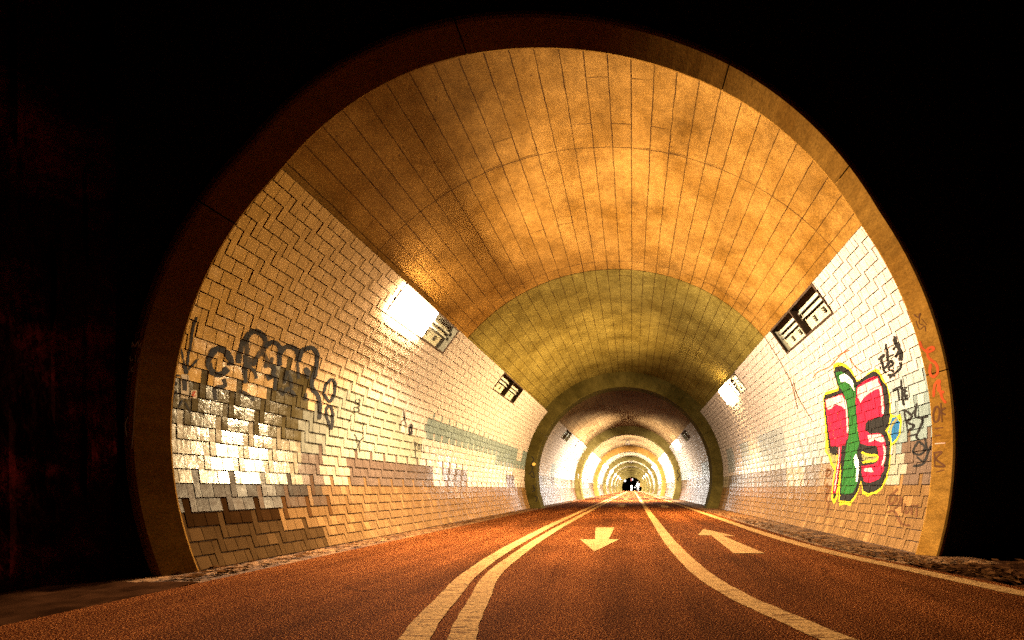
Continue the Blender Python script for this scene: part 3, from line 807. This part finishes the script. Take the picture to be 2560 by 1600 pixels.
g.stroke([(1710,680),(1730,610),(1775,565),(1805,600),(1800,680),(1765,750),(1730,720),(1710,680)], 20, P_BLACK, Z2)
g.stroke([(1740,790),(1730,850),(1770,980),(1785,900),(1775,800),(1740,790)], 18, P_BLACK, Z2)
g.build('graffiti', wallL, 'black looping spray lettering ending in a figure eight')
g = Paint(-1)
for p, w in [([(640,40),(610,150),(585,300),(555,470),(550,520)], 15), ([(510,300),(530,420),(550,520)], 13), ([(660,390),(600,450),(550,520)], 13)]: g.stroke(p, w, P_BLACK, Z2)
g.build('graffiti', wallL, 'thin black arrow pointing down')
g = Paint(-1)
for p in [[(300,480),(400,488),(480,490)], [(300,520),(380,520),(495,535)], [(300,560),(400,560),(475,605),(370,620),(300,690),(290,600),(400,580)], [(370,380),(330,440),(350,500)],
          [(380,430),(375,500),(385,570)], [(440,450),(462,470),(430,480)], [(470,660),(430,780)], [(520,740),(490,800)], [(540,750),(600,860)]]: g.stroke(p, 15, P_BLACK, Z2)
g.build('graffiti', wallL, 'angular black tag at the portal end of the left wall')
g = Paint(-1)
g.fill([(510,520),(575,530),(572,730),(508,720)], P_PALE, Z2, 0.0032); g.fill([(524,568),(562,574),(556,662),(520,655)], P_FADED, Z2, 0.0040)
g.fill([(590,660),(645,655),(640,725),(588,722)], P_PALE, Z2, 0.0032)
for p in [[(600,675),(630,670),(610,700),(635,705)], [(605,715),(600,690),(625,685)]]: g.stroke(p, 7, P_ORANGE, Z2, 0.0040)
g.build('sticker', wallL, 'pale stickers stuck on the tiles')
g = Paint(-1)
for p in [[(175,205),(162,235),(178,262)], [(200,200),(215,230),(195,250),(215,270),(195,285)], [(150,290),(150,335),(200,335),(195,300),(150,290)], [(120,370),(100,450)], [(220,480),(255,460),(255,490)],
          [(240,490),(250,600)], [(150,580),(180,640),(185,720),(150,770)], [(255,620),(210,660),(205,740),(215,780)], [(685,300),(690,400),(720,490)], [(640,540),(660,450),(720,420)], [(700,340),(700,510)],
          [(800,660),(810,740),(815,850)], [(800,670),(825,690),(810,730)], [(850,690),(840,740),(860,740),(855,690)], [(880,690),(880,780)], [(900,700),(905,790)], [(960,710),(965,790)]]: g.stroke(p, 8, P_FADED, Z5)
g.stroke([(760,478),(745,530),(755,592),(772,560),(772,490),(760,478)], 18, P_BLACK, Z5)
g.build('graffiti', wallL, 'small thin tags and a black ring on the left wall')

g = Paint(1)
Y_OUT = [(365,475),(380,440),(420,425),(480,410),(488,400),(470,330),(455,270),(450,210),(480,185),(520,190),(570,215),(610,260),(640,330),(660,335),(700,318),(740,275),(800,240),(835,250),(860,310),(900,380),(925,460),(930,560),(935,625),(980,640),(1010,620),(1025,680),(1015,780),(985,850),(940,890),(930,960),(925,1060),(900,1170),(860,1240),(820,1290),(780,1295),(740,1315),(695,1295),(688,1200),(680,1210),(640,1320),(590,1395),(550,1378),(500,1392),(495,1300),(497,1200),(485,1300),(470,1360),(450,1378),(432,1330),(436,1280),(446,1180),(456,1090),(425,1040),(412,980),(380,940),(383,870),(378,700),(366,560)]
B_OUT = [(375,495),(385,465),(430,455),(500,430),(500,400),(480,330),(460,270),(470,235),(520,225),(570,250),(610,300),(640,350),(670,350),(720,310),(790,265),(825,290),(850,340),(890,390),(912,470),(915,560),(915,680),(900,730),(880,760),(900,800),(920,870),(915,980),(905,1080),(880,1160),(845,1230),(800,1265),(740,1280),(705,1260),(692,1180),(672,1190),(640,1280),(590,1350),(510,1345),(512,1250),(522,1000),(510,950),(470,960),(425,940),(420,900),(405,800),(388,620)]
g.fill(Y_OUT, P_YELLOW, Z2R, 0.0028); g.fill(B_OUT, P_BLACK, Z2R, 0.0036); g.stroke(B_OUT + B_OUT[:1], 13, P_BLACK, Z2R, 0.0037, smooth=False)
g.fill([(400,900),(425,940),(470,960),(480,985),(470,1075),(440,1030),(425,975),(392,935)], P_OLIVE, Z2R, 0.0034)
g.fill([(490,960),(515,960),(510,1060),(490,1200),(470,1320),(450,1340),(444,1300),(456,1180),(480,1040)], P_BLACK, Z2R, 0.0036)
g.fill([(495,885),(520,885),(512,1000),(490,1150),(470,1285),(446,1290),(455,1190),(480,1050)], P_RED, Z2R, 0.0044)
g.fill([(380,500),(440,480),(520,450),(545,480),(560,560),(578,680),(575,800),(550,880),(480,895),(430,890),(415,800),(395,620)], P_RED, Z2R, 0.0044)
g.fill([(470,270),(520,262),(580,300),(625,360),(640,420),(635,520),(640,640),(660,760),(670,860),(650,940),(660,1050),(650,1200),(620,1280),(580,1300),(515,1290),(520,1180),(540,1050),(560,900),(580,800),(580,640),(562,520),(530,430),(500,390),(480,320)], P_GREEN, Z2R, 0.0044)
g.fill([(650,390),(700,350),(780,310),(820,300),(850,370),(870,450),(880,560),(870,640),(800,660),(740,680),(718,700),(720,760),(760,790),(830,780),(870,800),(893,880),(890,980),(870,1100),(830,1170),(760,1200),(710,1190),(690,1120),(690,1060),(760,1050),(820,1030),(830,950),(815,890),(740,885),(680,870),(660,780),(650,640),(640,500)], P_RED, Z2R, 0.0044)
g.fill([(690,940),(740,965),(815,970),(810,1010),(740,1020),(695,1005)], P_OLIVE, Z2R, 0.0044)
g.stroke([(690,940),(740,965),(815,970),(810,1010),(740,1020),(695,1030)], 13, P_YELLOW, Z2R, 0.0050)
for q in ([(385,500),(520,460),(545,500),(552,590),(528,560),(470,540),(430,580),(402,585)], [(655,400),(820,320),(850,400),(790,420),(720,470),(680,525),(655,480)],
          [(740,800),(850,790),(885,850),(860,860),(800,840),(750,860)], [(710,1080),(770,1072),(790,1112),(710,1105)]): g.fill(q, P_PINK, Z2R, 0.0052)
for q in ([(500,300),(540,280),(590,310),(620,360),(627,430),(590,370),(550,350),(515,350)], [(625,990),(640,955),(660,1000),(668,1080),(655,1190),(640,1190),(645,1090),(625,1030)]): g.fill(q, P_WHITE, Z2R, 0.0052)
for q, w in (([(838,370),(860,480),(868,620)], 14), ([(870,880),(885,950),(862,1060)], 12), ([(548,500),(565,620),(570,780)], 10)): g.stroke(q, w, P_PINK, Z2R, 0.0056)
g.stroke([(500,900),(498,1000),(478,1150),(460,1270)], 6, P_PINK, Z2R, 0.0056)
g.fill([(945,650),(985,645),(1010,690),(1003,780),(970,840),(942,870),(930,800),(905,770),(925,720)], P_BLUE, Z2R, 0.0038)
g.stroke([(990,660),(940,720),(930,800)], 16, P_OLIVE, Z2R, 0.0046)
g.build('graffiti', wallR, 'large red and green block piece outlined in black and yellow')
g = Paint(1)
for p in [[(1645,920),(1700,870),(1690,900)], [(1670,880),(1690,1000),(1720,1040)], [(1715,770),(1735,940),(1720,960)], [(1740,890),(1790,870)], [(1780,830),(1830,770),(1840,820),(1800,900)],
          [(1700,1000),(1740,960),(1760,930),(1780,960),(1740,1000),(1790,1030)], [(1850,900),(1870,880)], [(1730,1060),(1790,1050),(1850,990),(1850,940)], [(1750,1090),(1780,1060),(1800,1075)], [(1660,980),(1665,1010)],
          ]:
    g.stroke(p, 17, P_BLACK, Z1R)
g.stroke([(1800,700),(1805,760),(1850,840),(1850,930)], 30, P_BLACK, Z1R)
g.build('graffiti', wallR, 'black marker tag topmost above the word THE')
g = Paint(1)
for p in [[(1780,1200),(1850,1165)], [(1820,1180),(1840,1290)], [(1855,1100),(1870,1290),(1885,1340)], [(1870,1200),(1910,1170)], [(1890,1190),(1890,1260),(1920,1240)], [(1880,1220),(1915,1205)], [(1885,1290),(1920,1280)]]: g.stroke(p, 17, P_BLACK, Z1R)
g.build('graffiti', wallR, 'the word THE in black marker')
g = Paint(1)
for p in [[(1040,580),(1075,780)], [(1050,590),(1110,640),(1070,690),(1130,720),(1080,760)], [(1150,530),(1140,640),(1190,650),(1245,640)], [(1145,570),(1100,640)], [(1160,640),(1200,680),(1150,800),(1170,840)]]: g.stroke(p, 15, P_BLACK, Z2R)
g.build('graffiti', wallR, 'black marker letters right below the word THE')
g = Paint(1)
for p in [[(1080,810),(1150,790)], [(1160,850),(1120,940),(1180,960),(1220,900),(1160,850)], [(1215,820),(1240,950),(1200,1040),(1120,1060)], [(1240,950),(1270,890)], [(1150,980),(1200,1020)]]: g.stroke(p, 15, P_BLACK, Z2R)
g.build('graffiti', wallR, 'black looping marker tag lowest in the column of tags')
g = Paint(1)
for p in [[(990,1250),(920,1330),(930,1380),(980,1340),(960,1290)], [(960,1420),(1000,1380),(1020,1320),(1030,1450)], [(1050,1370),(1060,1460),(1100,1400),(1110,1470)], [(1100,1390),(1170,1390)], [(1150,1400),(1150,1490)],
          [(900,1450),(960,1440),(1020,1540),(1100,1560)]]: g.stroke(p, 15, P_BROWN, Z2R)
for p in [[(400,1080),(390,1150),(430,1110),(400,1080)], [(380,1220),(420,1240),(390,1330),(410,1380),(395,1470)], [(400,1200),(385,1300)]]: g.stroke(p, 11, P_BROWN, Z2R)
for p in [[(590,700),(700,870),(780,1010),(850,1150),(900,1380)], [(860,1100),(900,1250),(1040,1490)]]: g.stroke(p, 6, P_BROWN, Z1R)
for p in [[(1040,1090),(1090,1030),(1200,980),(1300,870),(1380,830)], [(1380,900),(1430,980),(1500,1030)]]: g.stroke(p, 8, P_ORANGE, Z1R)
g.build('graffiti', wallR, 'faded brown scrawls low on the right wall')
g = Paint(1, tiles=False, r=RT - 0.004)
for p in [[(1175,10),(1190,60),(1240,100),(1290,80),(1280,60),(1240,80),(1250,150),(1310,200),(1325,270),(1290,310),(1260,280),(1265,200)], [(1290,480),(1300,380),(1340,340),(1330,420),(1380,440)], [(1330,350),(1360,480),(1395,530)]]: g.stroke(p, 17, P_ORANGE, Z2R)
for p in [[(1290,610),(1310,560),(1340,590),(1330,670),(1300,690),(1288,650),(1290,610)], [(1350,530),(1360,690)], [(1390,570),(1350,600),(1390,630)], [(1300,745),(1370,735)], [(1300,805),(1350,800)],
          [(1295,940),(1300,1060)], [(1295,950),(1360,940),(1310,1000),(1385,1060),(1295,1060)], [(1310,1110),(1380,1090)]]: g.stroke(p, 13, P_BROWN, Z2R)
g.stroke([(1300,872),(1345,868),(1390,866)], 7, P_CHALK, Z2R)
for p in [[(1970,500),(2010,530),(2030,490),(2020,580),(2060,600)], [(1990,560),(2020,640),(2070,610),(2080,660)], [(2040,540),(2090,600)]]: g.stroke(p, 7, P_BROWN, Z1R)
g.build('graffiti', portal, 'orange red scrawls and the letters OK on the right leg')
g = Paint(-1, tiles=False, r=RT - 0.004)
for p in [[(105,250),(100,300)], [(105,255),(125,290),(150,250),(155,300)], [(180,260),(165,290),(190,300)], [(205,265),(205,310)], [(225,270),(240,310),(260,280)], [(85,370),(90,410),(110,400)], [(130,360),(130,420)], [(160,380),(150,420),(180,420)],
          [(205,400),(230,420)], [(250,400),(280,440),(255,430)], [(110,460),(95,490),(120,500)], [(140,470),(160,500)], [(150,560),(120,900),(100,1150)], [(70,880),(45,950),(60,1050)]]: g.stroke(p, 5, P_CHALK, Z2)
g.build('graffiti', portal, 'faint scratched writing on the dark left leg')

# ------------------------------------------------------------------ scribbles on the arch rings
def ring_paint(k, strokes, m, label):
    Y = RING[k] - 0.003; V = []; Fc = []
    for pts, w, tf in strokes:
        P = catmull([tf(p) for p in pts], 5); w = w / tf.scale; E = []
        for i, p in enumerate(P):
            a = P[max(i-1, 0)]; b = P[min(i+1, len(P)-1)]; dx, dy = b[0]-a[0], b[1]-a[1]; l = math.hypot(dx, dy) or 1
            for sg in (1, -1):
                x, y = p[0] - sg*dy/l*w/2, p[1] + sg*dx/l*w/2
                E.append(((x - VX)/F*Y, Y, CAMZ - (y - VY)/F*Y))
        n = len(V); V += E
        for i in range(len(P) - 1): a = n + 2*i; Fc.append((a, a+1, a+3, a+2))
    o = link('graffiti', pymesh('graffiti', V, Fc), m, rings[k]); o['label'] = label
Z6 = TF(1300, 900, 3.78); Z7 = TF(1400, 1040, 6.575)
ring_paint(0, [([(110,910),(130,940),(110,970)], 9, Z6), ([(85,1080),(120,1050),(135,1110),(100,1090)], 9, Z6), ([(120,1180),(140,1230),(115,1240)], 9, Z6), ([(140,1290),(165,1300),(150,1340)], 9, Z6), ([(95,1000),(125,1010),(110,1040)], 8, Z6)], P_BLACK, 'black scribbles on the left leg')
ring_paint(1, [([(290,950),(310,970),(295,1000)], 8, Z7), ([(295,1010),(312,1020)], 8, Z7)], P_WHITE, 'white scribble on the left leg')
ring_paint(1, [([(290,1080),(315,1100),(295,1120)], 9, Z7), ([(300,1150),(325,1170),(305,1190)], 9, Z7), ([(320,1230),(345,1220),(330,1270),(350,1290)], 9, Z7)], P_BROWN, 'brown scribble low on the left leg')
ring_paint(1, [([(1945,880),(1925,920),(1965,970),(1940,1020),(1925,1050),(1955,1060)], 14, Z7), ([(1915,820),(1930,830)], 8, Z7)], P_BLACK, 'black S shaped tag on the right leg')

# ------------------------------------------------------------------ round mark on the vault and a reflector
def hoop(Y, th, rr, label):
    c = Vector((AX + (RV - 0.02) * math.cos(th), Y, AZ + (RV - 0.02) * math.sin(th)))
    b = MB(); b.torus((0, 0, -rr - 0.10), (0, 1, 0), rr, rr * 0.24); b.tube((0, 0, -0.11), (0, 0, 0.02), 0.02)
    o = b.build('ceiling_hoop', M_CLIP, None, True); o.location = c
    tag(o, label, 'hoop', 'dark hoops hanging from the vault')
hoop(36.0, rad(92), 0.13, 'dark hoop hanging from the crown of the vault behind the second arch ring')
hoop(62.0, rad(90), 0.13, 'small dark hoop hanging from the vault behind the fourth arch ring')
b = MB(); b.tube((0, 0, 0), (0, -0.02, 0), 0.055, 0.05, 16); o = b.build('reflector', simple('reflector_amber', (0.8, 0.5, 0.12), 0.25), None)
p = Z6((130, 985)); o.location = ((p[0]-VX)/F*15.3, 15.299, CAMZ - (p[1]-VY)/F*15.3)
tag(o, 'small round amber reflector on the left leg of the nearest arch ring', 'reflector')

# ------------------------------------------------------------------ leaf litter in the gutters
def litter(name, n, xf, yr, label):
    b = MB(); rr = random.Random(5)
    for _ in range(n):
        y = yr[0] + (yr[1] - yr[0]) * rr.random() ** 1.6; x = xf(rr, y); a = rr.random() * 6.28; l = rr.uniform(0.015, 0.05); w = l * rr.uniform(0.25, 0.6); z = rr.uniform(0.006, 0.02)
        ca, sa = math.cos(a), math.sin(a)
        pt = lambda u, v, h: (x + u*ca - v*sa, y + u*sa + v*ca, z + h)
        b.add([pt(-l, 0, 0.0), pt(0, -w, rr.uniform(0, .012)), pt(l, 0, rr.uniform(0, .012)), pt(0, w, 0.002)], [(0, 1, 2), (0, 2, 3)])
    o = b.build(name, simple('dead_leaf', (0.045, 0.017, 0.005), 0.9, noise=0.5, scale=30, spec=0.0)); return tag(o, label, 'leaves', None, 'stuff')
litter('leaf_litter', 450, lambda r, y: -2.95 - abs(r.gauss(0, 0.13)), (3.3, 13), 'dark dead leaves along the left gutter')
litter('leaf_litter', 900, lambda r, y: road_edge(y) + 0.03 + abs(r.gauss(0, 0.22)), (3.2, 13), 'dark dead leaves along the right gutter')
litter('leaf_litter', 700, lambda r, y: road_edge(y) + 0.1 + 3.0 * r.random(), (2.4, 4.2), 'dead leaves on the verge right of the portal')

# ------------------------------------------------------------------ people and the far end
M_SKIN = simple('skin', (0.45, 0.26, 0.18), 0.5); M_WHITE = simple('white_cloth', (0.80, 0.78, 0.74), 0.8); M_DARK = simple('dark_cloth', (0.05, 0.045, 0.05), 0.8); M_HAIR = simple('hair', (0.04, 0.025, 0.015), 0.6)
def figure(name, J, E, RAD, root_i, mats, colour):
    me = bpy.data.meshes.new(name); me.from_pydata(J, E, []); o = bpy.data.objects.new(name, me); C.objects.link(o)
    sk = o.modifiers.new('skin', 'SKIN'); sk.use_smooth_shade = True
    for i, r in enumerate(RAD): me.skin_vertices[0].data[i].radius = (r, r)
    for i in range(len(J)): me.skin_vertices[0].data[i].use_root = (i == root_i)
    o.modifiers.new('sub', 'SUBSURF').levels = 1; o.modifiers['sub'].render_levels = 1
    dg = bpy.context.evaluated_depsgraph_get(); ev = o.evaluated_get(dg); m2 = bpy.data.meshes.new_from_object(ev)
    bpy.data.objects.remove(o); bpy.data.meshes.remove(me)
    for m in mats: m2.materials.append(m)
    for p in m2.polygons: p.material_index = colour(p.center)
    return m2
# cyclist riding away
J = [(0,0,0.98),(0,0.10,1.18),(0,0.20,1.38),(0,0.24,1.48),(0,0.27,1.60),(0,0.26,1.70),
     (-0.19,0.18,1.40),(-0.24,0.30,1.16),(-0.25,0.52,1.04),(0.19,0.18,1.40),(0.24,0.30,1.16),(0.25,0.52,1.04),
     (-0.10,0.02,0.95),(-0.11,0.36,0.80),(-0.11,0.20,0.42),(-0.11,0.32,0.36),(0.10,0.02,0.95),(0.11,0.22,0.58),(0.11,0.10,0.22),(0.11,0.22,0.16)]
E = [(0,1),(1,2),(2,3),(3,4),(4,5),(2,6),(6,7),(7,8),(2,9),(9,10),(10,11),(0,12),(12,13),(13,14),(14,15),(0,16),(16,17),(17,18),(18,19)]
RD = [0.15,0.155,0.16,0.06,0.095,0.08,0.07,0.05,0.035,0.07,0.05,0.035,0.10,0.075,0.05,0.035,0.10,0.075,0.05,0.035]
me = figure('person', J, E, RD, 0, [M_WHITE, M_SKIN, M_DARK], lambda c: 2 if c.z < 0.95 else (1 if c.z > 1.48 else 0))
per = bpy.data.objects.new('person', me); C.objects.link(per); per.location = (0.83, 79, 0)
tag(per, 'person in a white top and dark trousers riding a bicycle away down the right lane', 'person')
h = MB(); h.ball((0, 0.25, 1.655), 0.118, sc=(0.9, 1.05, 1.0)); h.build('hair', M_HAIR, per, True)
bk = empty('bicycle', (0.83, 79, 0)); tag(bk, 'bicycle ridden by the person in a white top', 'bicycle')
for yy in (-0.33, 0.70):
    w = MB(); w.torus((0, yy, 0.345), (1, 0, 0), 0.325, 0.020); o = w.build('wheel', M_CLIP, bk, True)
    r = MB(); r.torus((0, yy, 0.345), (1, 0, 0), 0.295, 0.010, k=6)
    for i in range(8): a = math.pi * i / 8; r.tube((0, yy - 0.29*math.cos(a), 0.345 - 0.29*math.sin(a)), (0, yy + 0.29*math.cos(a), 0.345 + 0.29*math.sin(a)), 0.003, n=5)
    r.build('rim', M_FRAME, o)
fr = MB()
for a, c in (((0,-0.02,0.82),(0,0.12,0.30)), ((0,-0.0,0.75),(0,0.52,0.82)), ((0,0.12,0.30),(0,0.54,0.72)), ((0,0.12,0.30),(0,-0.33,0.345)), ((0,-0.0,0.75),(0,-0.33,0.345)), ((0,0.50,0.95),(0,0.70,0.345))): fr.tube(a, c, 0.018)
fr.build('frame', M_FRAME, bk)
MB().tube((-0.28, 0.50, 1.0), (0.28, 0.50, 1.0), 0.014).build('handlebar', M_FRAME, bk)
MB().ball((0, -0.03, 0.86), 0.13, sc=(0.55, 1.0, 0.35)).build('saddle', M_CLIP, bk, True)
# walker near the far portal
J = [(0,0,0.92),(0,0,1.15),(0,0,1.38),(0,0,1.48),(0,-0.01,1.60),(0,-0.01,1.70),(-0.19,0,1.38),(-0.24,0.03,1.10),(-0.24,-0.06,0.86),(0.19,0,1.38),(0.24,-0.03,1.10),(0.23,-0.14,0.88),
     (-0.09,0,0.88),(-0.10,-0.08,0.48),(-0.10,-0.02,0.07),(-0.10,-0.16,0.04),(0.09,0,0.88),(0.10,0.04,0.48),(0.10,0.20,0.10),(0.10,0.08,0.05)]
RD = [0.14,0.135,0.15,0.055,0.09,0.075,0.065,0.045,0.035,0.065,0.045,0.035,0.09,0.065,0.042,0.035,0.09,0.065,0.042,0.035]
me = figure('person', J, E, RD, 0, [M_WHITE, M_SKIN, M_WHITE], lambda c: 1 if c.z > 1.48 else 0)
per2 = bpy.data.objects.new('person', me); C.objects.link(per2); per2.location = (-0.33, 131, 0)
tag(per2, 'person in pale clothes walking towards the camera near the far portal', 'person')
h = MB(); h.ball((0, 0.02, 1.655), 0.112, sc=(0.9, 1.0, 1.0)); h.build('hair', M_HAIR, per2, True)
# street lights and a lit sign outside the far end
def far_lamp(x, y, z, r, col, st, label, arms=False):
    root = empty('street_lamp', (x, y, 0)); tag(root, label, 'street lamp')
    MB().tube((0, 0, 0), (0, 0, z - r), 0.07, 0.045).build('pole', M_CLIP, root)
    MB().ball((0, 0, z), r).build('globe', simple('far_globe', (0.8, 0.8, 0.8), 0.4, emit=col, strength=st), root, True)
far_lamp(-2.5, 152, 3.15, 0.32, (1, 0.92, 0.85), 5, 'white globe street lamp at the left edge of the far opening')
far_lamp(0.95, 215, 1.25, 0.22, (1, 0.9, 0.8), 5, 'low white globe lamp seen small beside the cyclist')
root = empty('lit_sign', (-0.4, 190, 0)); tag(root, 'narrow lit sign in red and white high outside the far opening', 'sign')
MB().tube((0, 0, 0), (0, 0, 3.6), 0.06).build('pole', M_CLIP, root); MB().box((-0.5, 0.0, 3.55), (0.55, 0.12, 4.75)).build('casing', M_CLIP, root)
MB().box((-0.40, -0.02, 3.7), (-0.02, -0.002, 4.65)).build('red_panel', simple('red_panel', (0.3, 0.02, 0.02), 0.5, emit=(1.0, 0.22, 0.16), strength=1.2), root)
MB().box((0.12, -0.02, 4.0), (0.45, -0.002, 4.65)).build('white_panel', simple('white_panel', (0.8, 0.8, 0.8), 0.5, emit=(1, 0.9, 0.85), strength=3), root)
root = empty('lit_kiosk', (3.3, 185, 0)); tag(root, 'kiosk glowing orange at the right edge of the far opening', 'kiosk')
MB().box((-0.9, 0, 0), (1.4, 1.6, 1.5)).build('base', M_CLIP, root); MB().box((-0.6, 0.05, 1.5), (1.3, 1.5, 3.0)).build('lit_window', simple('orange_window', (0.5, 0.3, 0.1), 0.5, emit=(1.0, 0.45, 0.12), strength=1.6), root)
MB().box((-1.0, -0.1, 3.0), (1.5, 1.7, 3.15)).build('roof', M_CLIP, root)
